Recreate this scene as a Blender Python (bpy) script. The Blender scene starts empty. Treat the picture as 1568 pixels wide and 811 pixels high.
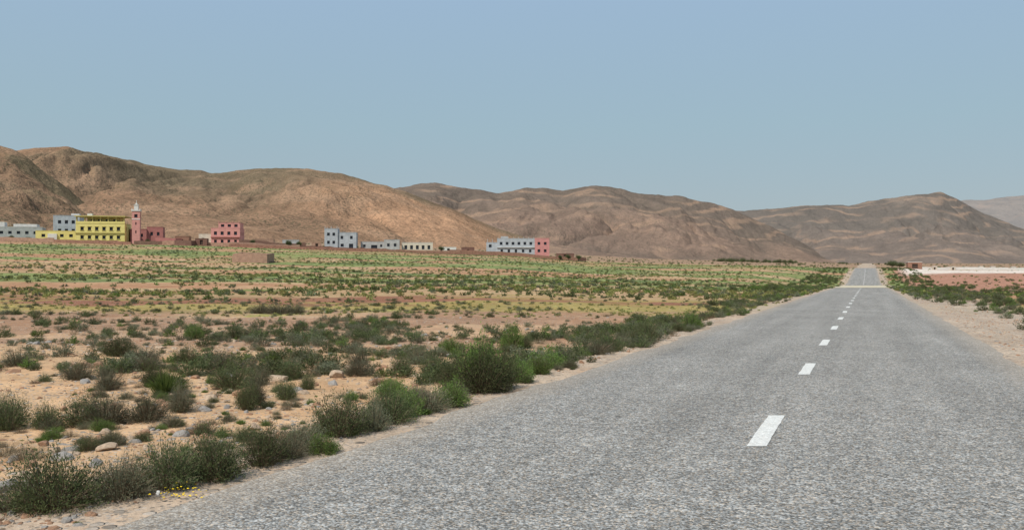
import bpy, math, random
import numpy as np
from mathutils import Vector
rng=np.random.default_rng(7); random.seed(7)
scene=bpy.context.scene
F=1300.0
# ---------------------------------------------------------------- noise
def _h(ix,iy,s):
    n=(ix*374761393+iy*668265263+s*974634777)&0xffffffff
    n=((n^(n>>13))*1274126177)&0xffffffff
    return ((n^(n>>16))&0xffffffff)/4294967296.0
def vn(x,y,s=0):
    x=np.asarray(x,float);y=np.asarray(y,float)
    ix=np.floor(x).astype(np.int64);iy=np.floor(y).astype(np.int64)
    fx=x-ix;fy=y-iy;fx=fx*fx*fx*(fx*(fx*6-15)+10);fy=fy*fy*fy*(fy*(fy*6-15)+10)
    a=_h(ix,iy,s);b=_h(ix+1,iy,s);c=_h(ix,iy+1,s);d=_h(ix+1,iy+1,s)
    return (a*(1-fx)+b*fx)*(1-fy)+(c*(1-fx)+d*fx)*fy
def fbm(x,y,s=0,o=4):
    v=0;a=1;t=0
    for i in range(o):
        v=v+a*vn(x*2**i+13.7*i,y*2**i-7.3*i,s+i);t+=a;a*=.5
    return v/t
def ridg(x,y,s=0,o=4):
    v=0;a=1;t=0
    for i in range(o):
        n=1-np.abs(2*vn(x*2.1**i+5.1*i,y*2.1**i,s+i)-1);v=v+a*n*n;t+=a;a*=.5
    return v/t
def ss(x,a,b):
    t=np.clip((np.asarray(x,float)-a)/(b-a),0,1);return t*t*(3-2*t)
# ---------------------------------------------------------------- terrain functions
_ty=np.arange(-120,6500,1.0)
_tz=np.interp(_ty,[-120,0,100,160,185,290,318,420,600,6500],[1.3,0,-1.1,-2.15,-2.15,1.0,1.15,-1.2,-1.2,-1.2])
_k=np.ones(25)/25
_tz[40:-40]=np.convolve(_tz,_k,'same')[40:-40]
def zr(y): return np.interp(y,_ty,_tz)
def cx(y): return 0.42*np.asarray(y,float)-1.05
def A(u): return (np.asarray(u,float)-784)/F
_a1=A([-700,0,150,330,520,790,900,1000,1200,1327,1450,1700]);_z1=1.6+(408-np.array([355,367,370,375,382,392,401,404,407,410,413,413.]))/F*320
_a2=A([-700,0,500,800,1000,1200,1327,1568,2000]);_z2=1.6+(408-np.array([345,352,368,385,396,401,403,404,404.]))/F*1000
def gz(x,y):
    x=np.asarray(x,float);y=np.asarray(y,float)
    t=x-cx(y);at=np.abs(t)
    a=np.clip(x/np.maximum(y,20),-1.3,1.7)
    za=np.interp(a,_a1,_z1);zb=np.interp(a,_a2,_z2)
    far=np.where(y<1000,za+(zb-za)*np.clip((y-320)/680,0,1),zb+(y-1000)*.004)
    base=zr(np.minimum(y,330))
    und=(fbm(x*.07,y*.07,3,3)-.5)*.5*ss(at,7,25)+(fbm(x*.5,y*.5,9,3)-.5)*.18*ss(at,4.6,9)+(fbm(x*2.5,y*2.5,19,3)-.5)*.06*ss(at,4.0,5.5)
    w=np.clip((y-40)/280,0,1)**1.3
    f=base*(1-w)+far*w
    f=f-.17*ss(at,4.2,6.0)+und*(1-.0*w)
    corr=(1-ss(at,5,28))*(1-ss(y,430,520))
    road=zr(y)-.17*ss(at,4.2,6.0)*1.0+und
    z=f*(1-corr)+road*corr
    inner=1-ss(at,3.35,3.72)
    z=z-.012-.045*inner
    return z
# ---------------------------------------------------------------- mesh helpers
def link(o,parent=None):
    scene.collection.objects.link(o)
    if parent: o.parent=parent
    return o
def mesh_np(name,V,Fc,smooth=False,mats=None):
    me=bpy.data.meshes.new(name);V=np.asarray(V,np.float32);Fc=np.asarray(Fc,np.int32)
    n=Fc.shape[1]
    me.vertices.add(len(V));me.vertices.foreach_set('co',V.ravel())
    me.loops.add(Fc.size);me.loops.foreach_set('vertex_index',Fc.ravel())
    me.polygons.add(len(Fc));me.polygons.foreach_set('loop_start',np.arange(0,Fc.size,n,dtype=np.int32))
    me.polygons.foreach_set('loop_total',np.full(len(Fc),n,np.int32))
    me.polygons.foreach_set('use_smooth',np.full(len(Fc),smooth,bool))
    me.update(calc_edges=True);me.validate()
    for m in (mats or []): me.materials.append(m)
    return me
def grid_faces(nr,nc):
    i=np.arange(nr-1)[:,None]*nc+np.arange(nc-1)[None,:]
    i=i.ravel();return np.stack([i,i+1,i+nc+1,i+nc],1)
def color_attr(me,name,C):
    at=me.color_attributes.new(name,'FLOAT_COLOR','POINT')
    C=np.asarray(C,np.float32)
    if C.shape[1]==3: C=np.concatenate([C,np.ones((len(C),1),np.float32)],1)
    at.data.foreach_set('color',C.ravel())
# ---------------------------------------------------------------- material helpers
def newmat(name):
    m=bpy.data.materials.new(name);m.use_nodes=True;nt=m.node_tree;nt.nodes.clear()
    out=nt.nodes.new('ShaderNodeOutputMaterial');b=nt.nodes.new('ShaderNodeBsdfPrincipled')
    b.inputs['Specular IOR Level'].default_value=.2;b.inputs['Roughness'].default_value=.9
    nt.links.new(b.outputs[0],out.inputs[0]);return m,nt,b
class N:
    def __init__(s,nt):
        s.nt=nt;s.pos=nt.nodes.new('ShaderNodeTexCoord').outputs['Object']
    def L(s,a,b): s.nt.links.new(a,b)
    def _in(s,sock,v):
        if hasattr(v,'is_linked') : s.L(v,sock)
        else:
            sock.default_value=v
    def noise(s,sc,det=3,rough=.55,vec=None,dist=0,out='Fac'):
        n=s.nt.nodes.new('ShaderNodeTexNoise');n.inputs['Scale'].default_value=sc;n.inputs['Detail'].default_value=det
        n.inputs['Roughness'].default_value=rough;n.inputs['Distortion'].default_value=dist
        s.L(vec or s.pos,n.inputs['Vector']);return n.outputs[out]
    def vor(s,sc,out='Color',vec=None,feat='F1'):
        n=s.nt.nodes.new('ShaderNodeTexVoronoi');n.feature=feat;n.inputs['Scale'].default_value=sc
        s.L(vec or s.pos,n.inputs['Vector']);return n.outputs[out]
    def math(s,op,a,b=0.0,clamp=False):
        n=s.nt.nodes.new('ShaderNodeMath');n.operation=op;n.use_clamp=clamp;s._in(n.inputs[0],a);s._in(n.inputs[1],b);return n.outputs[0]
    def mr(s,v,a,b,c=0.,d=1.):
        n=s.nt.nodes.new('ShaderNodeMapRange');s._in(n.inputs[0],v)
        for i,q in enumerate((a,b,c,d)): s._in(n.inputs[i+1],q)
        return n.outputs[0]
    def mix(s,f,a,b,mode='MIX'):
        n=s.nt.nodes.new('ShaderNodeMix');n.data_type='RGBA';n.blend_type=mode
        s._in(n.inputs[0],f)
        for k,v in ((6,a),(7,b)):
            if isinstance(v,(tuple,list)): n.inputs[k].default_value=(*v[:3],1)
            else: s.L(v,n.inputs[k])
        return n.outputs[2]
    def attr(s,nm,out='Color'):
        n=s.nt.nodes.new('ShaderNodeAttribute');n.attribute_name=nm;return n.outputs[out]
    def sep(s,v):
        n=s.nt.nodes.new('ShaderNodeSeparateXYZ');s.L(v,n.inputs[0]);return n.outputs
    def comb(s,x,y,z):
        n=s.nt.nodes.new('ShaderNodeCombineXYZ')
        for i,q in enumerate((x,y,z)): s._in(n.inputs[i],q)
        return n.outputs[0]
    def bump(s,h,dist,strength=1.):
        n=s.nt.nodes.new('ShaderNodeBump');n.inputs['Distance'].default_value=dist;n.inputs['Strength'].default_value=strength
        s.L(h,n.inputs['Height']);return n.outputs[0]
def plaster(name,c,var=.25,sc=.8,rough=.9):
    m,nt,b=newmat(name);n=N(nt)
    f=n.noise(sc,5,.65);g=n.noise(sc*6,3)
    k=n.math('MULTIPLY',n.mr(f,.3,.7,1-var,1+var*.6),n.mr(g,.3,.7,.92,1.06))
    col=n.mix(1.,c,n.comb(k,k,k),'MULTIPLY');n.L(col,b.inputs['Base Color'])
    n.L(n.bump(g,.02,.6),b.inputs['Normal']);b.inputs['Roughness'].default_value=rough;return m
# ground material
def ground_mat():
    m,nt,b=newmat('desert_ground');n=N(nt)
    soil=n.attr('soil');veg=n.attr('veg');vf=n.attr('vegf','Fac');st=n.attr('stone','Fac')
    n1=n.noise(2.2,6,.65);n2=n.noise(.25,4,.6);n3=n.noise(14,5,.7)
    k=n.math('MULTIPLY',n.mr(n1,.3,.7,.76,1.2),n.mr(n2,.3,.7,.84,1.14));k=n.math('MULTIPLY',k,n.mr(n3,.3,.7,.82,1.14))
    col=n.mix(1.,soil,n.comb(k,k,k),'MULTIPLY')
    col=n.mix(n.mr(n.noise(.8,5,.7),.5,.66,0,.5),col,n.mix(1.,col,(.85,.67,.53),'MULTIPLY'))
    # small stones, two sizes
    for sc,thr in ((24,.25),(9,.6)):
        vc=n.sep(n.vor(sc,'Color'));vd=n.vor(sc,'Distance')
        sm=n.math('MULTIPLY',n.math('GREATER_THAN',vc[0],n.mr(st,0,1,.95,thr)),n.mr(vd,.36,.44,1,0),True)
        sg=n.mr(vc[1],0,1,.14,.46);scol=n.comb(sg,n.math('MULTIPLY',sg,.84),n.math('MULTIPLY',sg,.69))
        col=n.mix(sm,col,scol)
    vv=n.noise(.9,6,.75)
    mask=n.mr(n.math('ADD',vv,n.mr(vf,0,1,-.32,.32)),.47,.56)
    n4=n.noise(.6,4,.7);kv=n.mr(n4,.3,.7,.6,1.35)
    vcol=n.mix(1.,veg,n.comb(kv,kv,kv),'MULTIPLY')
    col=n.mix(mask,col,vcol)
    n.L(col,b.inputs['Base Color'])
    hh=n.math('ADD',n.math('MULTIPLY',n1,1.),n.math('MULTIPLY',n3,.25));hh=n.math('ADD',hh,n.math('MULTIPLY',sm,.3))
    n.L(n.bump(hh,.08,.9),b.inputs['Normal']);b.inputs['Roughness'].default_value=1;b.inputs['Specular IOR Level'].default_value=.05
    return m
def asphalt_mat(name='asphalt',light=1.,paint=False):
    m,nt,b=newmat(name);n=N(nt)
    vc=n.sep(n.vor(70,'Color'));vd=n.vor(70,'Distance')
    g=n.math('POWER',vc[0],1.35);g=n.mr(g,0,1,.095*light,.425*light)
    v2=n.sep(n.vor(27,'Color'));g=n.math('MULTIPLY',g,n.mr(v2[0],0,1,.76,1.24))
    v3=n.noise(7,5,.75);g=n.math('MULTIPLY',g,n.mr(v3,.3,.7,.82,1.18))
    xyz=n.sep(n.pos)
    t=n.math('SUBTRACT',xyz[0],n.math('MULTIPLY',xyz[1],.42))
    sv=n.comb(n.math('MULTIPLY',t,1.3),n.math('MULTIPLY',xyz[1],.07),0.)
    str_=n.noise(1.,4,.6,sv);g=n.math('MULTIPLY',g,n.mr(str_,.3,.7,.84,1.13))
    big=n.noise(.35,4,.6);g=n.math('MULTIPLY',g,n.mr(big,.3,.7,.88,1.1))
    ed=n.math('ABSOLUTE',n.math('ADD',t,1.05));dust=n.mr(n.math('ADD',ed,n.mr(v3,0,1,-.4,.4)),3.05,3.75,0.,.5)
    crv=n.noise(1.2,3,.6,None,0,'Color')
    cm=n.nt.nodes.new('ShaderNodeVectorMath');cm.operation='MULTIPLY_ADD';n.L(crv,cm.inputs[0]);cm.inputs[1].default_value=(.9,.9,.9);n.L(n.pos,cm.inputs[2])
    cr=n.nt.nodes.new('ShaderNodeTexVoronoi');cr.feature='DISTANCE_TO_EDGE';cr.inputs['Scale'].default_value=.28;n.L(cm.outputs[0],cr.inputs['Vector'])
    ck=n.math('MULTIPLY',n.mr(cr.outputs['Distance'],.0,.004,1,0),n.math('GREATER_THAN',n.noise(.3,2),.60))
    rg=n.comb(g,n.math('MULTIPLY',g,.985),n.math('MULTIPLY',g,.94))
    warm=n.sep(n.vor(70,'Color'))[1]
    col=n.mix(n.math('MULTIPLY',n.math('GREATER_THAN',warm,.70),.55),rg,n.mix(1.,rg,(1.28,1.0,.74),'MULTIPLY'))
    col=n.mix(n.math('MULTIPLY',dust,.8),col,(.38,.30,.22))
    col=n.mix(n.math('MULTIPLY',ck,.7),col,(.04,.04,.04))
    if paint:
        wear=n.mr(n.math('ADD',n.noise(26,5,.75),n.math('MULTIPLY',vc[0],.3)),.44,.62,.0,1.)
        col=n.mix(n.mr(wear,0,1,.97,.55),col,(.80,.79,.75))
    n.L(col,b.inputs['Base Color'])
    hh=n.math('SUBTRACT',1.,vd);n.L(n.bump(n.math('ADD',hh,vc[2]),.005,.7),b.inputs['Normal'])
    b.inputs['Roughness'].default_value=.9;b.inputs['Specular IOR Level'].default_value=.15
    return m
def hill_mat(name,haze_tint=0.,spk=1.,haze_col=(.27,.265,.265),light=1.):
    m,nt,b=newmat(name);n=N(nt)
    c=n.attr('soil');n1=n.noise(.012,6,.7);n2=n.noise(.11,5,.75);n3=n.noise(.33,3,.7)
    k=n.math('MULTIPLY',n.mr(n1,.3,.7,.70*light,1.26*light),n.mr(n2,.3,.7,.74,1.24))
    col=n.mix(1.,c,n.comb(k,k,k),'MULTIPLY')
    xyz=n.sep(n.pos);w=n.math('ADD',n.math('MULTIPLY',xyz[2],.16),n.math('MULTIPLY',n.noise(.004,3,.5),30))
    w=n.math('SINE',w);w=n.math('MULTIPLY',n.mr(w,.3,1,0,1),n.mr(n.noise(.006,3),.42,.6,0,.6))
    col=n.mix(w,col,(.42,.265,.17))
    sp=n.mr(n3,.50,.60,0.,.75*spk);sp=n.math('MULTIPLY',sp,n.mr(n.noise(.008,4),.3,.6,.35,1.))
    col=n.mix(sp,col,(.09,.082,.05))
    col=n.mix(haze_tint,col,haze_col)  # aerial haze painted into the base colour, stronger on farther ridges
    n.L(col,b.inputs['Base Color'])
    hh=n.math('ADD',n.math('MULTIPLY',n1,7.),n.math('MULTIPLY',n2,3.0));n.L(n.bump(hh,2.,.9),b.inputs['Normal'])
    b.inputs['Roughness'].default_value=1;b.inputs['Specular IOR Level'].default_value=.0
    return m
def leaf_mat(name,c,c2,tr=.3):
    m,nt,b=newmat(name);n=N(nt)
    s=n.attr('shade','Fac');oi=n.nt.nodes.new('ShaderNodeObjectInfo').outputs['Random']
    col=n.mix(s,c,c2);k=n.mr(oi,0,1,.7,1.3);col=n.mix(1.,col,n.comb(n.math('MULTIPLY',k,n.mr(oi,0,1,1.1,.95)),k,n.math('MULTIPLY',k,.97)),'MULTIPLY')
    n.L(col,b.inputs['Base Color']);b.inputs['Roughness'].default_value=.7
    t=nt.nodes.new('ShaderNodeBsdfTranslucent');n.L(col,t.inputs[0]);ms=nt.nodes.new('ShaderNodeMixShader');ms.inputs[0].default_value=tr
    out=[q for q in nt.nodes if q.type=='OUTPUT_MATERIAL'][0]
    n.L(b.outputs[0],ms.inputs[1]);n.L(t.outputs[0],ms.inputs[2]);n.L(ms.outputs[0],out.inputs[0]);return m
# ---------------------------------------------------------------- ground sheet
def steps(lo,hi,f):
    r=[lo]
    while r[-1]<hi: r.append(r[-1]+f(r[-1]))
    return r
ys=np.array(steps(-120,-4,lambda y:max(.5,abs(y)*.12))+steps(-3.6,6000,lambda y:max(.09,y*.017)))
tp=steps(3.3,5200,lambda t:max(.08,(t-4)*.022))
ts=np.array([-q for q in tp[::-1]]+[-2.4,-1.2,0,1.2,2.4]+tp)
T,Y=np.meshgrid(ts,ys);X=cx(Y)+T
X=X.ravel();Y=Y.ravel();T=T.ravel();Z=gz(X,Y)
n1=fbm(X*.05,Y*.12,31,4);n2=fbm(X*.012,Y*.05,41,4);n3=fbm(X*.3,Y*.3,51,3);n5=fbm(X*.02,Y*.11,47,4);n6=fbm(X*.09,Y*.35,49,4)
def C(*c): return np.array(c)[None,:]
def lerp(a,b,w): return a*(1-w[:,None])+b*w[:,None]
yy=Y+(n1-.5)*10*np.clip(Y/40,0,2)+(n6-.5)*8*ss(Y,25,45)
soil=np.repeat(C(.50,.325,.19),len(X),0)
soil=lerp(soil,C(.33,.20,.125),ss(yy,19,25))
soil=lerp(soil,C(.50,.33,.20),ss(n6,.52,.64)*ss(Y,18,24)*(1-ss(Y,38,46))*.7)
soil=lerp(soil,C(.32,.245,.09),ss(yy,38,42))
soil=lerp(soil,C(.25,.12,.075),ss(yy,49,52)*ss(n6,.34,.5))
soil=lerp(soil,C(.38,.255,.14),ss(yy,56,62))
soil=lerp(soil,C(.36,.19,.11),ss(n5,.52,.62)*ss(Y,52,75)*.85)
soil=lerp(soil,C(.50,.36,.22),ss(n6,.55,.66)*ss(Y,60,75)*.6)
soil=lerp(soil,C(.30,.20,.13),ss(Y,300,420))
right=ss(T,6,10)
soil=lerp(soil,C(.36,.19,.13),right*ss(Y,75,90)*(1-ss(Y,300,340)))
soil=lerp(soil,C(.62,.54,.47),ss(T,9,14)*ss(yy,225,240)*(1-ss(yy,300,330)))
sh=(1-ss(np.abs(T),4.7,6.2))
shr=(1-ss(T,7.5,10.5))*ss(T,0,1)*ss(Y,8,12)*(1-ss(Y,55,80))
soil=lerp(soil,C(.44,.35,.27),np.maximum(sh*.8,shr*.9))
vegf=.05+.25*ss(n1,.45,.6)*ss(Y,12,22)
vegf=vegf*(1-ss(yy,22,27))+.10*ss(yy,22,27)
vegf=np.where(yy>38,.36+.6*(n3-.5),vegf)
vegf=np.where(yy>49,.15,vegf)
vegf=np.where(yy>56,.50+1.2*(n2-.42)+1.0*(n1-.5)-.40*ss(n5,.52,.62),vegf)
vegf=np.where(Y>340,.25+.6*(n2-.5),vegf)
vegf=vegf*(1-sh)*(1-shr)
vegf=np.where((T>9)&(yy>215)&(yy<330),.08,vegf)
vegf=np.where((T>9)&(yy>85)&(yy<=215),.14+.5*(n1-.5),vegf)
veg=np.repeat(C(.12,.145,.06),len(X),0)
veg=lerp(veg,C(.24,.23,.075),ss(n3,.48,.68)*.7)
veg=lerp(veg,C(.215,.24,.09),ss(Y,60,110)*.75)
veg=lerp(veg,C(.30,.265,.09),((yy>37)&(yy<50)).astype(float)*.8)
veg=lerp(veg,C(.10,.13,.055),ss(n6,.5,.62)*ss(Y,60,80)*(1-ss(Y,300,340))*.75)
veg=lerp(veg,C(.13,.11,.065),ss(Y,330,450))
stone=np.clip(.5*(1-ss(Y,30,60))*ss(n3,.3,.65)+.9*sh*ss(T,0,1)+.55*sh+.95*shr,0,1)
me=mesh_np('ground',np.stack([X,Y,Z],1),grid_faces(len(ys),len(ts)),True,[ground_mat()])
color_attr(me,'soil',soil);color_attr(me,'veg',veg);color_attr(me,'vegf',np.repeat(np.clip(vegf,0,1)[:,None],3,1));color_attr(me,'stone',np.repeat(stone[:,None],3,1))
link(bpy.data.objects.new('ground',me))
# ---------------------------------------------------------------- road
ry=np.array(steps(-100,430,lambda y:.35 if -5<y<60 else 1.))
HW=3.78
def edge(y,s): return HW+(fbm(y*.9,y*0+s,77,4)-.5)*.34
cols=[-1,-.75,-.5,-.25,0,.25,.5,.75,1]
el=edge(ry,3);er=edge(ry,9)
V=np.stack([np.stack([cx(ry)+(c*(er if c>0 else el)),ry,zr(ry)],1) for c in cols],1).reshape(-1,3)
me=mesh_np('road',V,grid_faces(len(ry),len(cols)),True,[asphalt_mat()])
road=link(bpy.data.objects.new('road',me))
def strip(name,y0,y1,t0,t1,dz,mat,n=6,jit=0,parent=None):
    q=np.linspace(y0,y1,n)
    a=np.stack([cx(q)+t0+rng.uniform(-jit,jit,n),q,zr(q)+dz],1);b=np.stack([cx(q)+t1+rng.uniform(-jit,jit,n),q,zr(q)+dz],1)
    me=mesh_np(name,np.stack([a,b],1).reshape(-1,3),grid_faces(n,2),False,[mat]);return link(bpy.data.objects.new(name,me),parent)
pm=asphalt_mat('worn_road_paint',1.,True)
marks=bpy.data.objects.new('road_centre_markings',None);link(marks)
d=8.85-5.8*2;i=0
while d<300:
    if not(122<d<176): strip('dash_%d'%i,d-.88,d+.88,-.1,.09,.006,pm,12,.006,marks)
    d+=5.8;i+=1
ford=strip('concrete_ford',126,166,-5.6,5.4,.03,plaster('ford_concrete',(.50,.43,.31),.15,.5),41,.3)
# ---------------------------------------------------------------- hills
def hill(name,us,vs,Dc,foot,seed,mat,colf,gl=130,ga=.34,ua=-700,ub=2300,p=1.25,na=520,nr=110,foot_u=None,curve=0):
    u=np.linspace(ua,ub,na);a=A(u)
    cv=np.interp(u,us,vs);kk=np.ones(9)/9;cv2=np.convolve(np.pad(cv,4,'edge'),kk,'valid');cv=.6*cv2+.4*cv
    cv=cv+(fbm(u*.03,u*0+seed,seed,5)-.5)*7
    ft=np.interp(u,foot_u,foot) if foot_u is not None else np.full(na,float(foot))
    s=np.concatenate([np.linspace(0,1,nr)**.85,np.linspace(1.02,1.5,24)])
    S,Ai=np.meshgrid(s,np.arange(na),indexing='ij')
    aa=a[Ai];D=ft[Ai]+(Dc-ft[Ai])*S
    Xh=aa*D;Yh=D
    crest=1.6+(408-cv)/F*Dc
    g=gz(Xh,Yh)
    H=np.maximum(crest[Ai]-np.interp(aa,_a2,_z2),-4)
    sc=np.clip(S,0,1);prof=(sc**p)*(1-.12*np.sin(sc*math.pi))
    wx=Xh/gl+1.6*(fbm(Xh/gl/2.5,Yh/gl/2.5,seed+5,3)-.5)+curve*S;wy=Yh/gl*.28
    r=ridg(wx,wy,seed+20,5)
    r2=fbm(Xh/gl*2.6,Yh/gl*2.6,seed+60,5)
    env=(sc**.8)*(1-sc**4)*1.8
    dz=-ga*H*env*(r-.35)+.12*H*env*(r2-.5)*2
    back=np.where(S>1,(1-((S-1)/.5)**1.3),1)
    Zh=g-2.5*(1-sc)+np.maximum((H+3)*prof*back+dz*(S<=1)+( -6*(S>1)),-6)
    Zh=np.where(H<0,g-4,Zh)
    c=colf(Xh.ravel(),Yh.ravel(),sc.ravel(),r.ravel(),u[Ai].ravel())
    me=mesh_np(name,np.stack([Xh.ravel(),Yh.ravel(),Zh.ravel()],1),grid_faces(len(s),na)[:,::-1],True,[mat]);color_attr(me,'soil',c)
    return link(bpy.data.objects.new(name,me))
def colB(x,y,s,r,u):
    c=np.repeat(C(.315,.19,.118),len(x),0)
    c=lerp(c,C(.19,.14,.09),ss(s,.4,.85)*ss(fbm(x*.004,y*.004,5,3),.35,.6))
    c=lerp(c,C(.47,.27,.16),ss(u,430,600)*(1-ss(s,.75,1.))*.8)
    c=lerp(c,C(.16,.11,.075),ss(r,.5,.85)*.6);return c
def colA(x,y,s,r,u):
    c=np.repeat(C(.26,.165,.105),len(x),0);c=lerp(c,C(.15,.12,.075),ss(fbm(x*.01,y*.01,5,3),.45,.6)*.8);return c
def colC(x,y,s,r,u):
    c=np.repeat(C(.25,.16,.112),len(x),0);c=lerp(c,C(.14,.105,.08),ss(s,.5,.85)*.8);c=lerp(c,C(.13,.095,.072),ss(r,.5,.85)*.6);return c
def colD(x,y,s,r,u):
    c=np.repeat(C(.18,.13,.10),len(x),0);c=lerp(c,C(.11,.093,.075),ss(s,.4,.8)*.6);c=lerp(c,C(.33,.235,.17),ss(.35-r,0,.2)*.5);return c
hill('hill',[-700,-300,-100,0,20,45,70,110,150,200,240],[190,172,187,210,218,233,252,284,318,362,400],800,430,11,hill_mat('hill_scrub',.0,1.1),colA,90,.34,-700,240,p=1.1,na=420)
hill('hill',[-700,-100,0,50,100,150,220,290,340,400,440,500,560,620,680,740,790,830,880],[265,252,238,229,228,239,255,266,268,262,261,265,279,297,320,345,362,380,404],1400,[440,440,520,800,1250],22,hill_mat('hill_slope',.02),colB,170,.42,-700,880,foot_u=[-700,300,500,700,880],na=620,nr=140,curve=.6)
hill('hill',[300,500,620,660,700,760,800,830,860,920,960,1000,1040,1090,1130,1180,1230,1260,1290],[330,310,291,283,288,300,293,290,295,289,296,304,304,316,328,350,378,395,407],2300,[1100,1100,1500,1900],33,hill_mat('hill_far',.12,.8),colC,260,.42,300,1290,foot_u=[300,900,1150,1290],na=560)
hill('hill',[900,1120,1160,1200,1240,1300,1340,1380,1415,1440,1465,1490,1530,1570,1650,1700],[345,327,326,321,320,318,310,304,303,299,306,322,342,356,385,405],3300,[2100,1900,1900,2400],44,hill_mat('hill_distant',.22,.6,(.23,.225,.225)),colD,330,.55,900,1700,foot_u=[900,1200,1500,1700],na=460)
hill('hill',[1300,1480,1520,1568,1700,2300],[340,311,309,302,290,285],4700,2700,55,hill_mat('hill_haze_tinted',.6,.4),colD,450,.4,1300,2300,na=360)
# ---------------------------------------------------------------- plants
def plant(name,seed,stems,leaves,r,h,ll,lw,mat,smat,stemw=.004,lumps=6,lo=.35,grass=False):
    R=np.random.default_rng(seed);V=[];Fc=[];Sh=[];mi=[]
    th=R.uniform(0,2*math.pi,stems);ph=np.arccos(R.uniform(.05,1,stems));
    lump=.62+.5*vn(th*lumps/6.28*1.0,ph*2.2,seed)+R.uniform(-.16,.16,stems)
    tip=np.stack([r*np.sin(ph)*np.cos(th),r*np.sin(ph)*np.sin(th),h*np.cos(ph)+.06*h],1)*lump[:,None]
    if grass: tip[:,2]=h*(.35+.65*np.cos(ph))*R.uniform(.6,1.1,stems)
    base=np.stack([tip[:,0]*R.uniform(.05,.45,stems),tip[:,1]*R.uniform(.05,.45,stems),np.full(stems,-.04)],1)
    mid=(base+tip)/2+np.array([0,0,.12*h])
    vi=0
    for k in range(stems):
        b,m,t=base[k],mid[k],tip[k]
        side=R.normal(size=3);side-=side.dot(t-b)*(t-b)/max(1e-6,(t-b).dot(t-b));side/=np.linalg.norm(side)+1e-6
        sw=side*stemw*(2.2 if grass else 1)
        V+= [b-sw,b+sw,m+sw*.8,m-sw*.8,t];Fc+=[(vi,vi+1,vi+2),(vi,vi+2,vi+3),(vi+3,vi+2,vi+4)]
        q=R.uniform();Sh+=[q]*5;mi+=[0 if grass else 1]*3;vi+=5
        if leaves:
            s=R.uniform(lo,1.02,leaves)[:,None]
            P=(1-s)**2*b+2*s*(1-s)*m+s*s*t
            P=P+R.normal(scale=.028*r/.5,size=(leaves,3))
            D=(t-b)/np.linalg.norm(t-b)+R.normal(scale=.65,size=(leaves,3));D/=np.linalg.norm(D,axis=1)[:,None]
            W=np.cross(D,R.normal(size=(leaves,3)));W/=np.linalg.norm(W,axis=1)[:,None]+1e-6
            l=ll*R.uniform(.6,1.4,(leaves,1));w=lw*R.uniform(.6,1.3,(leaves,1))
            q=np.clip(R.uniform()*.5+R.uniform(0,.5,leaves),0,1)
            for j in range(leaves):
                V+=[P[j]-W[j]*w[j],P[j]+W[j]*w[j],P[j]+D[j]*l[j]];Fc.append((vi,vi+1,vi+2));Sh+=[q[j]]*3;mi.append(0);vi+=3
    V=np.array(V);V[:,2]=np.maximum(V[:,2],-.05)
    me=mesh_np(name,V,np.array(Fc),False,[mat,smat]);me.polygons.foreach_set('material_index',np.array(mi,np.int32))
    color_attr(me,'shade',np.repeat(np.array(Sh)[:,None],3,1));return me
Lg=leaf_mat('shrub_leaves_dark',(.045,.062,.028),(.145,.175,.07))
Lb=leaf_mat('shrub_leaves_bright',(.055,.10,.025),(.175,.245,.06))
Lgr=leaf_mat('shrub_leaves_grey',(.08,.09,.055),(.21,.22,.14))
Ld=leaf_mat('shrub_dry',(.15,.11,.065),(.30,.23,.15),.1)
Ly=leaf_mat('field_grass',(.17,.18,.06),(.34,.33,.12))
Lf=leaf_mat('field_shrub',(.07,.09,.04),(.17,.20,.08))
Sm=leaf_mat('shrub_stems',(.09,.065,.04),(.2,.16,.105),.0)
hi={'g':[plant('shrub_a%d'%i,100+i,330,18,.5,.5,.030,.0055,Lg,Sm) for i in range(3)],
    'w':[plant('shrub_b%d'%i,120+i,360,14,.5,.48,.022,.005,Lgr,Sm,lo=.25) for i in range(3)],
    'b':[plant('shrub_c%d'%i,140+i,300,16,.5,.5,.034,.008,Lb,Sm) for i in range(2)],
    'd':[plant('shrub_d%d'%i,160+i,260,7,.5,.42,.016,.004,Ld,Sm,.003) for i in range(2)],
    't':[plant('grass_e%d'%i,180+i,420,0,.5,.5,.03,.008,Lb,Sm,.004,grass=True) for i in range(2)]}
mid={'g':[plant('mshrub_a%d'%i,200+i,70,12,.5,.5,.06,.015,Lg,Sm) for i in range(3)],
    'w':[plant('mshrub_b%d'%i,220+i,75,11,.5,.45,.05,.013,Lgr,Sm) for i in range(3)],
    'b':[plant('mshrub_c%d'%i,240+i,60,12,.5,.5,.07,.018,Lb,Sm) for i in range(2)],
    'd':[plant('mshrub_d%d'%i,260+i,60,6,.5,.4,.05,.010,Ld,Sm) for i in range(2)]}
lo={'g':[plant('lshrub_a%d'%i,300+i,16,6,.5,.5,.17,.06,Lf,Sm) for i in range(2)],
    'w':[plant('lshrub_b%d'%i,320+i,16,6,.5,.4,.16,.055,Lgr,Sm) for i in range(2)],
    'b':[plant('lshrub_c%d'%i,340+i,16,6,.5,.4,.17,.06,Lb,Sm) for i in range(2)],
    'y':[plant('lshrub_y%d'%i,360+i,16,6,.5,.35,.16,.06,Ly,Sm) for i in range(2)]}
names={'g':'green_shrub','w':'grey_shrub','b':'bright_green_shrub','d':'dry_shrub','t':'grass_tuft'}
def bush(k,x,y,w,h):
    me=random.choice(hi[k]);o=bpy.data.objects.new(names[k],me);link(o)
    o.location=(x,y,float(gz(x,y))-.01);o.rotation_euler=(random.uniform(-.08,.08),random.uniform(-.08,.08),random.uniform(0,6.28))
    o.scale=(w*1.08*random.uniform(.9,1.1),w*1.08*random.uniform(.9,1.1),h*2.1)
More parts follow.
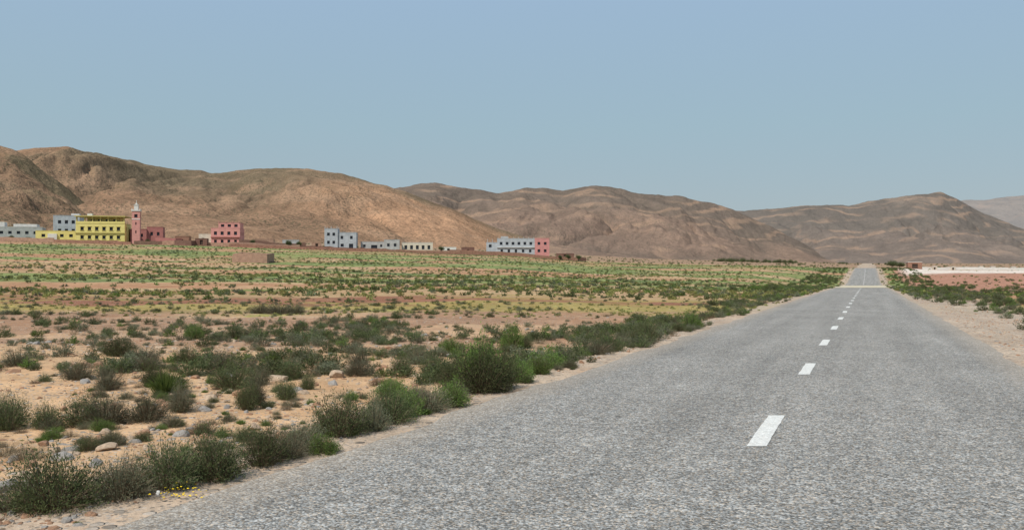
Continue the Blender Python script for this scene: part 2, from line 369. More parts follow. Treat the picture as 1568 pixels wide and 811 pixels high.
for q in [('g',-3.2,5.95,.68,.44),('w',-3.55,6.1,.5,.3),('w',-2.85,6.2,.5,.36),('g',-2.62,6.45,.5,.38),('g',-2.35,6.75,.56,.42),('w',-2.65,6.95,.4,.3),('g',-2.13,7.25,.44,.36),('w',-1.98,7.55,.4,.28),('b',-1.72,7.75,.36,.18),
 ('w',-2.0,7.95,.5,.3),('g',-1.75,8.6,.62,.44),('w',-1.45,8.9,.5,.36),('g',-1.35,9.35,.6,.42),('b',-1.25,9.75,.5,.34),('w',-1.0,10.1,.6,.38),('b',-.75,10.5,.5,.32),('w',-.7,10.9,.4,.3),
 ('g',-.42,11.8,.9,.68),('b',-.5,12.1,.75,.74),('g',-.15,12.2,.6,.55),('g',-.75,12.3,.7,.5),('b',.1,12.9,.5,.35),('b',.45,14.0,.5,.3),('b',.62,15.0,.6,.28),('w',1.0,16.2,.5,.34),
 ('w',1.75,17.7,.8,.36),('g',2.1,18.3,.7,.42),('g',3.3,21,.75,.6),('g',3.0,20.4,.5,.4),('w',2.6,19.6,.5,.3),('b',5.5,26,.7,.5),('g',5.7,26.6,.7,.5),('g',4.9,25,.5,.3),
 ('t',-5.25,12.9,.62,.46),('g',-5.2,13.1,.5,.3),('w',-4.9,10.3,.7,.42),('g',-5.2,10.4,.7,.4),('w',-4.5,10.5,.6,.4),('g',-5.6,10.2,.4,.3),('w',-4.3,11.0,.45,.42),('g',-3.5,11.2,.32,.42),('w',-3.5,11.6,.36,.5),('g',-4.5,13.7,.8,.42),('w',-4.2,14.1,.6,.36),
 ('g',-3.25,12.2,.42,.32),('g',-3.2,13.3,.3,.28),('d',-3.5,9.6,.45,.26),('g',-6.05,10.2,.55,.42),('w',-6.4,10.6,.6,.45),('d',-4.7,8.2,.5,.22),('d',-5.0,8.4,.4,.2),('w',-2.0,15.6,.45,.36),('g',-1.4,15.1,.6,.4),('w',-1.0,15.4,.5,.35),
 ('b',0,20.7,.7,.6),('g',.3,20.9,.5,.4),('b',-1.4,19.8,.65,.35),('b',-1.8,12.6,.5,.26),('w',-3.0,16.8,.5,.4),('b',-1.9,13.1,.4,.22),('w',-2.8,15.2,.6,.35),('d',-2.2,13.9,.4,.25),('t',-2.3,12.2,.24,.2),
 ('w',-11,40,2.0,.62),('w',-12,40.4,1.4,.5),('w',-10.2,40.2,1.2,.55),('b',-9,24,.65,.4),('g',-8,24.5,.6,.4),('w',-7.4,17.,.7,.4),('g',-8.6,18.5,.8,.45),('w',-6.6,15.4,.6,.36),('w',-9.6,16.5,.8,.4),
 ('g',-5.75,13.6,.5,.34),('w',-6.3,13.2,.6,.35),('w',-7.3,14.3,.7,.4),('g',-3.9,14.9,.6,.35),('w',-5.4,15.9,.7,.4),('g',-6.6,17.2,.7,.4),('w',-1.9,17.2,.7,.4),('g',-.6,17.8,.7,.42),('g',-.9,13.9,.5,.3),
 ('g',-4.0,6.2,.5,.26),('w',-3.0,6.6,.4,.26),('g',12.6,18.6,.9,.42),('g',13.7,20.4,1.,.6),('b',14.9,22.4,.9,.55),('g',13.4,19.9,.6,.4)]: bush(*q)
def scatter(name,me,pts,scl,tilt=0.12,sink=0.0):
    n=len(pts)
    if n==0:return
    th=rng.uniform(0,2*math.pi,n);tx=rng.normal(scale=tilt,size=n);ty=rng.normal(scale=tilt,size=n)
    e1=np.stack([np.cos(th),np.sin(th),tx*np.cos(th)+ty*np.sin(th)],1);e2=np.stack([-np.sin(th),np.cos(th),-tx*np.sin(th)+ty*np.cos(th)],1)
    s=(np.asarray(scl)/2)[:,None];P=np.asarray(pts)
    V=np.stack([P-e1*s-e2*s,P+e1*s-e2*s,P+e1*s+e2*s,P-e1*s+e2*s],1).reshape(-1,3)
    m=mesh_np(name+'_points',V,np.arange(n*4).reshape(-1,4));o=bpy.data.objects.new(name,m);link(o)
    o.instance_type='FACES';o.use_instance_faces_scale=True;o.instance_faces_scale=1.;o.show_instancer_for_render=False;o.show_instancer_for_viewport=False
    c=bpy.data.objects.new(me.name+'_plant',me);link(c,o);return o
def spread(n,y0,y1,dens,t0=None,t1=None,amin=-.85,amax=.85,pw=1.,side=None):
    k=int(n*3.2);u=rng.uniform(size=k);y=np.exp(np.log(y0)+(np.log(y1)-np.log(y0))*u**pw)
    if t0 is None: x=rng.uniform(amin,amax,k)*(y+3)
    else: x=cx(y)+rng.uniform(t0,t1,k)
    t=x-cx(y);ok=(rng.uniform(size=k)<dens(x,y,t))&(np.abs(t)>4.05)
    x=x[ok][:n];y=y[ok][:n];return np.stack([x,y,gz(x,y)-.01],1)
def put(kind,bank,pts,smin,smax):
    v=bank[kind];idx=rng.integers(0,len(v),len(pts))
    for j,me in enumerate(v):
        p=pts[idx==j];scatter({'g':'green_shrubs','w':'grey_shrubs','b':'bright_green_shrubs','d':'dry_shrubs','y':'field_grass','t':'grass_tufts'}[kind],me,p,rng.uniform(smin**.5,smax**.5,len(p))**2)
# near sandy zone - small plants
for k,nn,a,b in (('g',75,.12,.38),('w',150,.1,.40),('d',170,.1,.3),('b',70,.08,.28),('t',90,.07,.22)):
    put(k,hi,spread(nn,8.5,20,lambda x,y,t:ss(fbm(x*.35,y*.35,61,3),.42,.6)*(t<0)),a,b)
for k,nn,a,b in (('d',60,.05,.14),('w',60,.05,.14),('t',70,.04,.10)):
    put(k,hi,spread(nn,5,12,lambda x,y,t:(t<0)*.6),a,b)
# verges
for k,nn,a,b in (('g',170,.3,.8),('w',190,.25,.7),('b',90,.25,.6),('d',60,.2,.5)):
    put(k,mid,spread(nn,14,24,lambda x,y,t:.25+.75*ss(fbm(x*.3,y*.3,65,2),.4,.6),-6.6,-4.6)[:nn//4],a,b)
    put(k,mid,spread(nn,22,130,lambda x,y,t:.2+.8*ss(fbm(x*.3,y*.3,65,2),.4,.6),-8.2,-5.2,pw=.8),a,b)
    put(k,mid,spread(nn,27,140,lambda x,y,t:ss(t,5.3,9.5)+ss(y,50,80)*.6,5.0,12,pw=.8),a,b*1.2)
for k,nn,a,b in (('g',200,.6,1.4),('b',100,.6,1.2)):
    put(k,mid,spread(nn,90,330,lambda x,y,t:.2+.8*ss(fbm(x*.1,y*.1,66,2),.4,.6),-14,-6.2,pw=.8),a,b)
    put(k,mid,spread(nn,90,330,lambda x,y,t:.2+.8*ss(fbm(x*.1,y*.1,66,2),.4,.6),5.8,16,pw=.8),a,b)
# scrub band
for k,nn,a,b in (('g',560,.2,.72),('w',860,.18,.68),('d',400,.18,.45),('b',230,.18,.5)):
    put(k,mid,spread(nn,15,38,lambda x,y,t:(ss(fbm(x*.16,y*.3,71,3),.38,.56)*(.30+.70*ss(x/y,-.45,-.1)*1.)+.05)*(t<0)),a,b)
for k,nn,a,b in (('g',200,.12,.36),('w',260,.12,.36)):
    put(k,mid,spread(nn,18,40,lambda x,y,t:(t<0)*1.),a,b)
for k,nn,a,b in (('g',200,.15,.5),('w',320,.15,.5)):
    put(k,mid,spread(nn,36,62,lambda x,y,t:ss(fbm(x*.08,y*.3,73,3),.42,.6)*(t<0)),a,b)
# right side scrub
for k,nn,a,b in (('g',300,.4,1.2),('w',260,.4,1.0),('b',220,.3,.9)):
    put(k,mid,spread(nn,24,105,lambda x,y,t:ss(t,8,12)*(.2+.8*ss(fbm(x*.1,y*.1,67,2),.4,.6)),7,70,pw=.8),a,b)
    put(k,mid,spread(nn//3,100,210,lambda x,y,t:ss(fbm(x*.06,y*.1,68,2),.5,.6),12,110,pw=.8),a,b)
# field
for k,nn,a,b in (('g',3600,.2,.85),('w',3000,.2,.8),('b',2400,.2,.75),('y',6500,.2,.8)):
    put(k,lo,spread(nn,52,330,lambda x,y,t:(ss(fbm(x*.03,y*.09,81+ord(k),4),.42,.56)*.95+.05)*(.1+.9*ss(y,58,66))*(1-((t>9)&(y>85))*.93),amin=-.8,amax=.75,pw=.75),a,b)
put('y',lo,spread(900,37,52,lambda x,y,t:(t<0)*.9),.12,.32)
put('g',lo,spread(1500,330,900,lambda x,y,t:np.ones_like(x)*.9,amin=-.7,amax=.7),.6,1.8)
# distant tree line
p=[];s_=[]
for i in range(70):
    x=rng.uniform(168,236);y=705+rng.normal(scale=5);p.append((x,y,float(gz(x,y))+.2));s_.append(rng.uniform(2.5,6.5))
for i in range(26):
    x=rng.uniform(245,330);y=700+rng.normal(scale=6);p.append((x,y,float(gz(x,y))+.2));s_.append(rng.uniform(1.5,3.5))
scatter('distant_tree_line',mid['g'][0],p,s_,.03)
# rocks and pebbles
def rock(name,seed,mat,sub=2):
    import bmesh
    bm=bmesh.new();bmesh.ops.create_icosphere(bm,subdivisions=sub,radius=.5);R=random.Random(seed)
    pl=[(Vector((R.gauss(0,1),R.gauss(0,1),R.gauss(0,1))).normalized(),R.uniform(.24,.42)) for _ in range(11)]
    for v in bm.verts:
        for nn,dd in pl:
            k=v.co.dot(nn)-dd
            if k>0: v.co-=nn*k
        v.co.z*=.62
    me=bpy.data.meshes.new(name);bm.to_mesh(me);bm.free();me.materials.append(mat);return me
rmat=plaster('limestone',(.46,.34,.24),.35,5);rmat2=plaster('grey_stone',(.32,.29,.26),.3,5);rmat3=plaster('rust_stone',(.36,.21,.13),.3,5)
rk=[rock('stone_%d'%i,i,m_) for i,m_ in enumerate((rmat,rmat2,rmat3,rmat,rmat3))]
for j,me in enumerate(rk):
    q=spread(3600,4.5,26,lambda x,y,t:(t<-.2)*(.25+.75*ss(fbm(x*.6,y*.6,91,3),.42,.6)));scatter('pebbles',me,q,.012+.10*rng.uniform(size=len(q))**4,.5)
    q=spread(300,6,40,lambda x,y,t:(t<-5.)*ss(fbm(x*.25,y*.4,93,3),.48,.6));scatter('rocks',me,q,.06+.22*rng.uniform(size=len(q))**2.5,.3)
    q=spread(1500,7,60,lambda x,y,t:np.ones_like(x),3.85,9.5);scatter('shoulder_gravel',me,q,.02+.08*rng.uniform(size=len(q))**2,.5)
    q=spread(900,3.5,40,lambda x,y,t:np.ones_like(x),-5.2,-3.8);scatter('shoulder_gravel',me,q,.012+.05*rng.uniform(size=len(q))**2,.5)
for x,y,s,mi_ in ((-4.26,7.15,.2,1),(-4.1,8.6,.17,0),(-3.0,9.9,.16,0),(-4.6,9.6,.14,0),(-3.9,12.4,.3,2),(-4.0,14.6,.35,3),(-3.1,15,.3,0),(-4.9,8.9,.12,2)):
    o=bpy.data.objects.new('boulder',rock('boulder_mesh',int(x*-100),(rmat,rmat2,rmat3,rmat)[mi_],3));link(o);o.location=(x,y,float(gz(x,y))+s*.12);o.scale=(s*1.3,s,s);o.rotation_euler=(0,.1,random.uniform(0,6))
# ---------------------------------------------------------------- buildings
class Bld:
    def __init__(s): s.d={}
    def q(s,k,*p):
        V,Fc=s.d.setdefault(k,([],[]));i=len(V);V.extend([tuple(a) for a in p]);Fc.append(tuple(range(i,i+4)))
    def box(s,k,x0,x1,y0,y1,z0,z1):
        a=[(x0,y0),(x1,y0),(x1,y1),(x0,y1)]
        for i in range(4):
            p,r=a[i],a[(i+1)%4];s.q(k,(*p,z0),(*r,z0),(*r,z1),(*p,z1))
        s.q(k,*[(*p,z1) for p in a]);s.q(k,*[(*p,z0) for p in a[::-1]])
    def facade(s,k,g,p0,ux,W,z0,z1,wins,dep=.28,frame=None):
        p0=np.array(p0,float);ux=np.array(ux,float);nrm=np.array([ux[1],-ux[0]])
        us=sorted({0,W,*[w[0] for w in wins],*[w[1] for w in wins]});zs=sorted({z0,z1,*[w[2] for w in wins],*[w[3] for w in wins]})
        P=lambda u,z,dd=0:(*(p0+ux*u-nrm*dd),z)
        for a,b in zip(us,us[1:]):
            for c,d in zip(zs,zs[1:]):
                mu,mz=(a+b)/2,(c+d)/2
                if any(w[0]<mu<w[1] and w[2]<mz<w[3] for w in wins): continue
                s.q(k,P(a,c),P(b,c),P(b,d),P(a,d))
        for w in wins:
            a,b,c,d=w[:4]
            s.q(g,P(a,c,dep),P(b,c,dep),P(b,d,dep),P(a,d,dep))
            s.q(k,P(a,c),P(a,c,dep),P(a,d,dep),P(a,d));s.q(k,P(b,c,dep),P(b,c),P(b,d),P(b,d,dep))
            s.q(k,P(a,c),P(b,c),P(b,c,dep),P(a,c,dep));s.q(k,P(a,d,dep),P(b,d,dep),P(b,d),P(a,d))
    def body(s,k,g,x0,x1,y0,y1,z0,z1,fw=(),rw=(),lw=(),par=.7,trim=None):
        s.facade(k,g,(x0,y0),(1,0),x1-x0,z0,z1,list(fw));s.facade(k,g,(x1,y0),(0,1),y1-y0,z0,z1,list(rw))
        s.facade(k,g,(x1,y1),(-1,0),x1-x0,z0,z1,[]);s.facade(k,g,(x0,y1),(0,-1),y1-y0,z0,z1,list(lw))
        s.q('roof',(x0,y0,z1-par),(x1,y0,z1-par),(x1,y1,z1-par),(x0,y1,z1-par))
        t=trim or k;e=.06
        s.box(t,x0-e,x1+e,y0-e,y0+.2,z1-.003,z1+.14);s.box(t,x0-e,x1+e,y1-.2,y1+e,z1-.003,z1+.14)
        s.box(t,x0-e,x0+.2,y0+.203,y1-.203,z1-.003,z1+.14);s.box(t,x1-.2,x1+e,y0+.203,y1-.203,z1-.003,z1+.14)
    def make(s,name,x,y,rot,mats,dz=-.2):
        e=bpy.data.objects.new(name,None);link(e);e.location=(x,y,float(gz(x,y))+dz);e.rotation_euler=(0,0,rot)
        for k,(V,Fc) in s.d.items():
            o=bpy.data.objects.new(k,mesh_np(name+'_'+k,V,Fc,False,[mats[k]]));link(o,e)
        return e
def wins(W,n,z0,h,w,m=1.):
    st=(W-2*m)/n;return [(m+st*(i+.5)-w/2,m+st*(i+.5)+w/2,z0,z0+h) for i in range(n)]
glass=newmat('window_glass');glass[2].inputs['Base Color'].default_value=(.03,.035,.045,1);glass[2].inputs['Roughness'].default_value=.25;glass=glass[0]
M=dict(yel=plaster('yellow_paint',(.68,.59,.22),.12),ygl=plaster('yellow_shade_paint',(.46,.40,.14),.1),blu=plaster('blue_grey_render',(.40,.43,.45),.25),wht=plaster('white_paint',(.66,.64,.60),.15),
  pnk=plaster('pink_paint',(.52,.24,.22),.18),red=plaster('red_ochre_render',(.40,.17,.15),.2),gry=plaster('grey_concrete',(.40,.40,.39),.25),mud=plaster('mud_brick',(.30,.165,.115),.35,1.5),
  crm=plaster('cream_render',(.60,.53,.43),.2),roof=plaster('flat_roof',(.32,.28,.25),.2),glass=glass,dark=plaster('dark_wood',(.07,.05,.04),.2),sal=plaster('salmon_render',(.60,.29,.25),.15))
# yellow house with terrace
b=Bld();W=16.2
b.body('walls','windows',0,W,0,9,-1,7.0,[*wins(W,6,1.6,1.2,1.1,.9),*wins(W,6,4.6,1.25,1.1,.9)],wins(9,2,4.6,1.3,1.2),wins(9,2,4.6,1.3,1.2),.05,'trim')
b.box('trim',-.25,W+.25,-.35,-.063,3.6,3.85);b.box('trim',-.1,W+.1,-.3,-.06,.7,.92)
for w in wins(W,6,4.6,1.25,1.1,.9)+wins(W,6,1.6,1.2,1.1,.9):
    b.box('trim',w[0]-.15,w[1]+.15,-.14,-.002,w[3]+.05,w[3]+.2);b.box('trim',w[0]-.15,w[1]+.15,-.14,-.002,w[2]-.14,w[2]-.02)
b.body('walls','windows',3.2,W-2.0,2.2,8.5,6.95,9.3,[*wins(11,4,7.4,1.3,1.3,.5)],(),(),.05,'trim')
b.box('trim',-.3,W+.3,-.5,8.9,9.46,9.8)
for i in range(7): b.box('trim',.1+i*(W-.6)/6,.5+i*(W-.6)/6,.1,.5,7.143,9.46)
b.box('walls',.0,W,.003,.18,7.143,7.8)
b.box('roof_tank',3,4.6,3,4.4,9.803,10.7)
b.make('yellow_house',-154.2,300,.20,dict(walls=M['yel'],windows=glass,trim=M['ygl'],roof=M['roof'],roof_tank=M['wht']))
b=Bld();b.body('walls','windows',0,8.9,0,9,-1,10.,[*wins(8.9,3,7.,1.3,1.1),*wins(8.9,3,3.8,1.3,1.1)],wins(9,2,7,1.3,1.1),(),.6)
b.box('stairs_head',5.5,8.3,3,6,9.5,11.0)
b.make('grey_house',-170.8,316,.3,dict(walls=M['blu'],windows=glass,roof=M['roof'],stairs_head=M['wht']))
b=Bld();b.body('walls','windows',0,22,0,8,-1,5.2,[*wins(22,7,2.6,1.1,1.2)],(),(),.3,'trim');b.box('trim',1,9,1,6,5.4,7.2);b.box('trim',12,20,1,7,5.45,6.5)
b.make('low_white_house',-203,322,.35,dict(walls=M['gry'],windows=glass,trim=M['wht'],roof=M['roof']))
b=Bld();b.body('walls','windows',0,14.,0,7,-1,4.2,[*wins(14,4,2.0,1.1,1.2)],(),(),.3);b.box('porch',4,7,-.6,-.003,0,3.2)
b.make('yellow_outbuilding',-171.2,305,.3,dict(walls=M['yel'],windows=glass,roof=M['roof'],porch=M['wht']))
# minaret
b=Bld();r_=1.3
b.body('shaft','openings',-r_,r_,-r_,r_,-1,11.8,[(1.1,1.5,4,5),(1.1,1.5,7,8),(.75,1.85,9.6,10.8)],[(.75,1.85,9.6,10.8)],(),.3,'trim')
b.box('trim',-1.36,1.36,-1.36,-1.303,8.9,9.2);b.box('trim',-1.5,1.5,-1.5,1.5,11.95,12.2)
for i in range(4):
    for j in (-1.45,1.21):
        b.box('trim',-1.45+i*.887,-1.21+i*.887,j,j+.24,12.2,12.75)
b.box('lantern',-.68,.68,-.68,.68,12.2,14.1);b.box('trim',-.8,.8,-.8,.8,14.103,14.3)
b.box('finial',-.32,.32,-.32,.32,14.3,14.8);b.box('finial',-.07,.07,-.07,.07,14.8,15.9)
b.make('minaret',-134.5,304,.28,dict(shaft=M['sal'],openings=glass,trim=M['wht'],roof=M['roof'],lantern=M['wht'],finial=M['wht']))
b=Bld();b.body('walls','windows',0,5.5,0,9,-1,5.4,[*wins(5.5,2,2.6,1.2,.9,.5)],(),(),.4);b.body('walls','windows',5.51,11,1,9,-1,6.3,[*wins(5.5,2,3.2,1.3,.9,.5)],wins(8,3,3.2,1.3,.9),(),.4)
b.make('mosque_prayer_hall',-139.0,309,.3,dict(walls=M['red'],windows=glass,roof=M['roof']))
# pink house
b=Bld();b.body('walls','windows',4.6,15,0,10,-1,6.6,[*wins(10.4,4,1.1,1.2,1.0,.4),*wins(10.4,4,4.1,1.3,1.1,.4)],wins(10,3,4.1,1.3,1.1),(),.6,'trim')
b.body('walls','windows',7.2,15.0,.4,8,6.74,8.6,[*wins(7.8,3,7.1,1.0,1.2,.3)],(),(),.1,'trim')
b.body('annex','windows',0,4.59,1.2,9,-1,4.4,[(1,2,1.8,3)],(),(),.5)
for x0 in (7.3,9.8,12.3,14.5): b.box('trim',x0,x0+.22,.2,.397,8.74,9.3)
b.box('trim',4.5,15.1,-.5,-.063,3.3,3.5)
b.make('pink_house',-116.5,315,.15,dict(walls=M['sal'],annex=M['crm'],windows=glass,trim=M['pnk'],roof=M['roof']))
# grey stepped house
b=Bld();b.body('walls','windows',0,5,0,9,-1,8.1,[(1,2,5.4,6.6),(3,4,5.4,6.6),(1,2,2.3,3.5),(3,4,2.3,3.5)],(),(),.5)
b.body('walls','windows',5.01,12,.6,9,-1,6.7,[(1.,2.,4.2,5.4),(4.6,5.6,4.2,5.4),(1.,2.2,1.2,2.4),(4.2,5.8,.2,2.4)],wins(8,3,4.2,1.2,1.),(),.5)
for x0,y0 in ((.1,.1),(4.6,.1),(2.4,.1),(.1,8.6),(4.6,8.6)): b.box('rebar_columns',x0,x0+.2,y0,y0+.2,8.243,9.1)
b.make('grey_stepped_house',-71.8,325,.12,dict(walls=M['blu'],windows=glass,roof=M['roof'],rebar_columns=M['gry']))
b=Bld();b.body('walls','windows',0,9,0,7,-1,3.6,[(1.,1.9,1.6,2.6),(4.,6.4,0,2.4),(7.5,8.3,1.6,2.6)],(),(),.3);b.body('walls','windows',9.01,15.0,-1,7,-1,4.4,[*wins(6,2,1.8,1.2,1,.4)],wins(8,2,1.8,1.2,1),(),.3)
b.make('low_grey_house',-59.0,331,.12,dict(walls=M['gry'],windows=glass,roof=M['roof']))
b=Bld();b.body('walls','windows',0,12.2,0,7,-1,3.9,[*wins(12.2,5,1.3,1.6,1.1,.4)],(),(),.3,'trim')
b.make('cream_house',-43.6,336,.10,dict(walls=M['crm'],windows=glass,trim=M['wht'],roof=M['roof']))
b=Bld();b.body('walls','windows',4.5,20,0,9,-1,6.6,[*wins(15.5,5,.9,1.2,1.,.4),*wins(15.5,6,4.0,1.2,1.1,.4)],(),(),.5)
b.body('pink_walls','windows',20.01,26,-.3,9,-1,6.7,[*wins(6,2,1.,1.2,1.1,.4),*wins(6,2,4.0,1.2,1.1,.4)],wins(9,3,4.0,1.2,1.),(),.5)
b.body('walls','windows',0,4.49,1,8,-1,5.0,[(1,2.2,3,4.2)],(),(),.4);b.box('rebar_columns',.4,.6,1.3,1.5,5.143,6.4);b.box('rebar_columns',2.4,2.6,1.3,1.5,5.143,6.4)
b.box('ledge',4.4,20,-.45,-.063,2.9,3.05)
for i in range(8): b.box('rebar_columns',4.8+i*2.1,4.95+i*2.1,.02,.17,6.743,7.3)
b.box('stairs_head',6,9,4,7,6.1,7.7)
b.make('long_two_storey_house',-10.6,350,.02,dict(walls=M['blu'],pink_walls=M['pnk'],windows=glass,roof=M['roof'],rebar_columns=M['gry'],ledge=M['wht'],stairs_head=M['gry']),.2)
def wall(name,pts,h,mat,th=.35,gap=None):
    P=[];
    for (x0,y0),(x1,y1) in zip(pts,pts[1:]):
        n=max(2,int(math.hypot(x1-x0,y1-y0)/1.6))
        for i in range(n): P.append((x0+(x1-x0)*i/n,y0+(y1-y0)*i/n))
    P.append(pts[-1]);V=[];Fc=[];hh=h
    for i,(x,y) in enumerate(P):
        j=min(i,len(P)-2);dx=P[j+1][0]-P[j][0];dy=P[j+1][1]-P[j][1];L=math.hypot(dx,dy);nx,ny=-dy/L*th/2,dx/L*th/2
        z=float(gz(x,y));
        if i%7==0: hh=h*random.uniform(.78,1.15)
        tz=z+hh+random.uniform(-.07,.07)
        V+=[(x-nx,y-ny,z-.6),(x+nx,y+ny,z-.6),(x+nx,y+ny,tz),(x-nx,y-ny,tz)]
        if i: a=(i-1)*4;c=i*4;Fc+=[(a,c,c+3,a+3),(a+3,c+3,c+2,a+2),(a+2,c+2,c+1,a+1)]
    n=len(V);Fc+=[(0,3,2,1),(n-4,n-3,n-2,n-1)]
    link(bpy.data.objects.new(name,mesh_np(name,V,Fc,False,[mat])))
mud=M['mud'];mud2=plaster('pale_mud_brick',(.38,.24,.17),.3,1.2);mud3=plaster('dark_mud_brick',(.19,.105,.08),.3,1.2)
wall('mud_wall',[(-205,286),(-176,290),(-157,291)],1.5,mud2)
wall('mud_wall',[(-157,291),(-131,292)],1.1,mud)
wall('mud_wall',[(-131,294),(-124,301),(-100,303),(-77,308)],1.5,mud2)
wall('mud_wall',[(-118,297),(-112,296),(-112,303)],1.9,mud3)
wall('mud_wall',[(-100,300),(-70,305),(-40,312),(-9,320)],1.1,mud)
wall('mud_wall',[(-100,311),(-76,313)],2.3,mud3)
wall('mud_wall',[(-78,316),(-58,319),(-57,326)],1.3,mud3)
wall('mud_wall',[(-24,327),(0,331),(26,336),(30,345)],1.5,mud)
wall('mud_wall',[(-44,322),(-20,326)],1.2,mud2)
wall('mud_wall',[(-59.5,181),(-52.4,181),(-52.4,187),(-59.5,187),(-59.5,181)],1.7,mud2)
wall('mud_wall',[(-128,305),(-121,305),(-121,311)],2.2,M['red'])
def shed(x,y,w,d_,h,m,rot=.2):
    b=Bld();b.body('walls','door',0,w,0,d_,-1,h,[(w*.4,w*.4+1,.5,2.2)],(),(),.2);b.make('mud_shed',x,y,rot,dict(walls=m,door=M['dark'],roof=M['roof']))
shed(-96,316,7,5,3.0,mud2);shed(-86,318,6,5,3.2,M['gry']);shed(-124,312,5,5,3.2,mud);shed(-28,335,6,5,2.6,M['wht'],.1);shed(-20,338,5,4,3.,mud3,.1);shed(18,342,7,4,2.5,mud3,.0);shed(-112,300,4,4,2.6,mud3);shed(-76,322,3.5,4,2.5,mud2)
def tree(x,y,h,r,seed):
    e=bpy.data.objects.new('village_tree',None);link(e);e.location=(x,y,float(gz(x,y))-.1)
    R=random.Random(seed);V=[];Fc=[]
    def limb(p,q,r0,r1):
        p=np.array(p,float);q=np.array(q,float);i=len(V)
        for c,rr in ((p,r0),(q,r1)):
            for k in range(6): V.append((c[0]+rr*math.cos(k*1.047),c[1]+rr*math.sin(k*1.047),c[2]))
        for k in range(6): Fc.append((i+k,i+(k+1)%6,i+6+(k+1)%6,i+6+k))
    limb((0,0,0),(.1,0,h*.4),.16,.1)
    for k in range(5):
        a=k*1.26;limb((.1,0,h*.38),(r*.6*math.cos(a),r*.6*math.sin(a),h*.7),.08,.03)
    link(bpy.data.objects.new('trunk',mesh_np('tree_trunk',V,Fc,True,[M['dark']])),e)
    for k in range(6):
        o=bpy.data.objects.new('crown_%d'%k,mid['g'][k%3]);link(o,e);a=R.uniform(0,6.28);rr=r*R.uniform(.1,.55)
        o.location=(rr*math.cos(a),rr*math.sin(a),h*R.uniform(.35,.6));o.scale=(r*1.2,r*1.2,h*.8);o.rotation_euler=(0,0,a)
for x,y,h,r in ((-81,309,3.6,1.7),(-78,311,3,1.6),(-27,322,3.,1.5),(-94,308,3.2,1.2),(22,333,2.8,1.5),(26,332,2.6,1.4),(19,334,2.2,1.2),(-172,292,2.4,1.5),(-167,293,2.,1.3),(-128,298,2.4,1.2),(-118,330,4,1.6),(148,330,3.4,2.4),(152,333,3,2.4),(158,336,3.,2.2),(144,322,3,2)):
    tree(x,y,h,r,int(abs(x)))
# right side: long low white wall, gatehouse
wall('white_wall',[(160,334),(200,330),(300,326)],1.0,M['wht'],.3)
b=Bld();b.body('walls','door',0,5,0,4,-1,2.8,[(1.5,3.5,.5,2.2)],(),(),.2,'trim');b.make('gatehouse',152,326,-.3,dict(walls=M['mud'],door=M['dark'],trim=M['wht'],roof=M['roof']))
for i in range(5): 
    b=Bld();b.body('walls','door',0,1.6,0,1.6,-1,1.5,[(.4,1.1,.3,1.2)],(),(),.2,'trim');b.make('roadside_stall',164+i*8.5+random.uniform(-3,3),332,-.3,dict(walls=M['crm'],door=M['dark'],trim=M['wht'],roof=M['roof']))
# flowers, litter
fm=newmat('yellow_petals');fm[2].inputs['Base Color'].default_value=(.75,.52,.02,1)
V=[];Fc=[]
for k in range(45):
    x=-2.40+random.gauss(0,.09);y=6.15+random.gauss(0,.06);z=float(gz(x,y))+random.uniform(.02,.09);r=random.uniform(.006,.011);i=len(V)
    for c in range(6): V.append((x+r*math.cos(c*1.047),y+r*math.sin(c*1.047),z+random.uniform(-.004,.004)))
    Fc+= [(i,i+1,i+2,i+3),(i,i+3,i+4,i+5)]
link(bpy.data.objects.new('yellow_flowers',mesh_np('yellow_flowers',V,Fc,False,[fm[0]])))
o=bpy.data.objects.new('white_litter',rock('white_litter',77,M['wht']));link(o);o.location=(-2.52,6.05,float(gz(-2.52,6.05))+.07);o.scale=(.045,.03,.06)
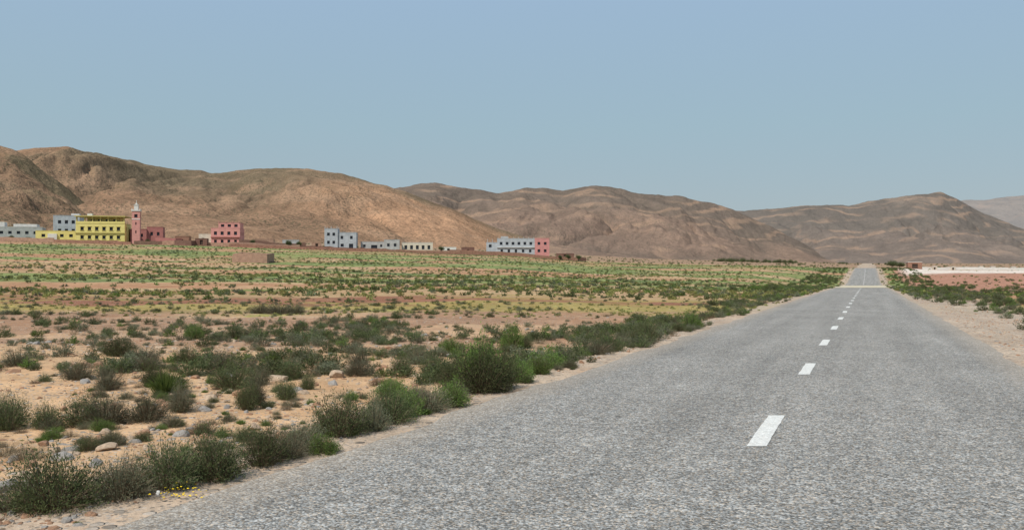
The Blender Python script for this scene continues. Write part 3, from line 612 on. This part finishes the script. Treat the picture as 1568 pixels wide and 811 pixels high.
# ---------------------------------------------------------------- light, sky, camera
S=Vector((-.45,-.58,0)).normalized();el_=math.radians(54);S=Vector((S.x*math.cos(el_),S.y*math.cos(el_),math.sin(el_)))
su=bpy.data.lights.new('sun','SUN');su.energy=4.4;su.angle=math.radians(.53);su.color=(1,.95,.87)
so=bpy.data.objects.new('sun',su);link(so);so.rotation_euler=(-S).to_track_quat('-Z','Y').to_euler();so.location=(0,0,50)
w=bpy.data.worlds.new('World');scene.world=w;w.use_nodes=True;nt=w.node_tree;nt.nodes.clear()
sk=nt.nodes.new('ShaderNodeTexSky');sk.sky_type='NISHITA';sk.sun_disc=False;sk.sun_elevation=el_;sk.sun_rotation=math.atan2(S.x,S.y)
sk.air_density=1.;sk.dust_density=1.;sk.ozone_density=1.;sk.altitude=500
tc=nt.nodes.new('ShaderNodeTexCoord');sp=nt.nodes.new('ShaderNodeSeparateXYZ');nt.links.new(tc.outputs['Generated'],sp.inputs[0])
mr=nt.nodes.new('ShaderNodeMapRange');mr.inputs[1].default_value=0.02;mr.inputs[2].default_value=.30;nt.links.new(sp.outputs[2],mr.inputs[0])
rp=nt.nodes.new('ShaderNodeValToRGB');nt.links.new(mr.outputs[0],rp.inputs[0]);e=rp.color_ramp.elements
e[0].position=0;e[0].color=(.375,.435,.475,1);e[1].position=1;e[1].color=(.375,.53,.69,1);q=e.new(.5);q.color=(.365,.505,.575,1)
k=1/.09
hm=nt.nodes.new('ShaderNodeVectorMath');hm.operation='SCALE';hm.inputs[3].default_value=k;nt.links.new(rp.outputs[0],hm.inputs[0])
mx=nt.nodes.new('ShaderNodeMix');mx.data_type='RGBA';mx.inputs[0].default_value=.80;nt.links.new(sk.outputs[0],mx.inputs[6]);nt.links.new(hm.outputs[0],mx.inputs[7])
bg=nt.nodes.new('ShaderNodeBackground');bg.inputs[1].default_value=.09;ow=nt.nodes.new('ShaderNodeOutputWorld')
nt.links.new(mx.outputs[2],bg.inputs[0]);nt.links.new(bg.outputs[0],ow.inputs[0])
cam=bpy.data.cameras.new('camera');cam.sensor_width=36;cam.lens=36*F/1568;cam.clip_end=20000;cam.clip_start=.05
co=bpy.data.objects.new('camera',cam);link(co);co.location=(0,0,1.6);co.rotation_euler=(math.radians(90+math.degrees(math.atan(2.5/F))),0,0)
scene.camera=co
scene.view_settings.view_transform='Standard';scene.view_settings.look='None';scene.view_settings.exposure=0
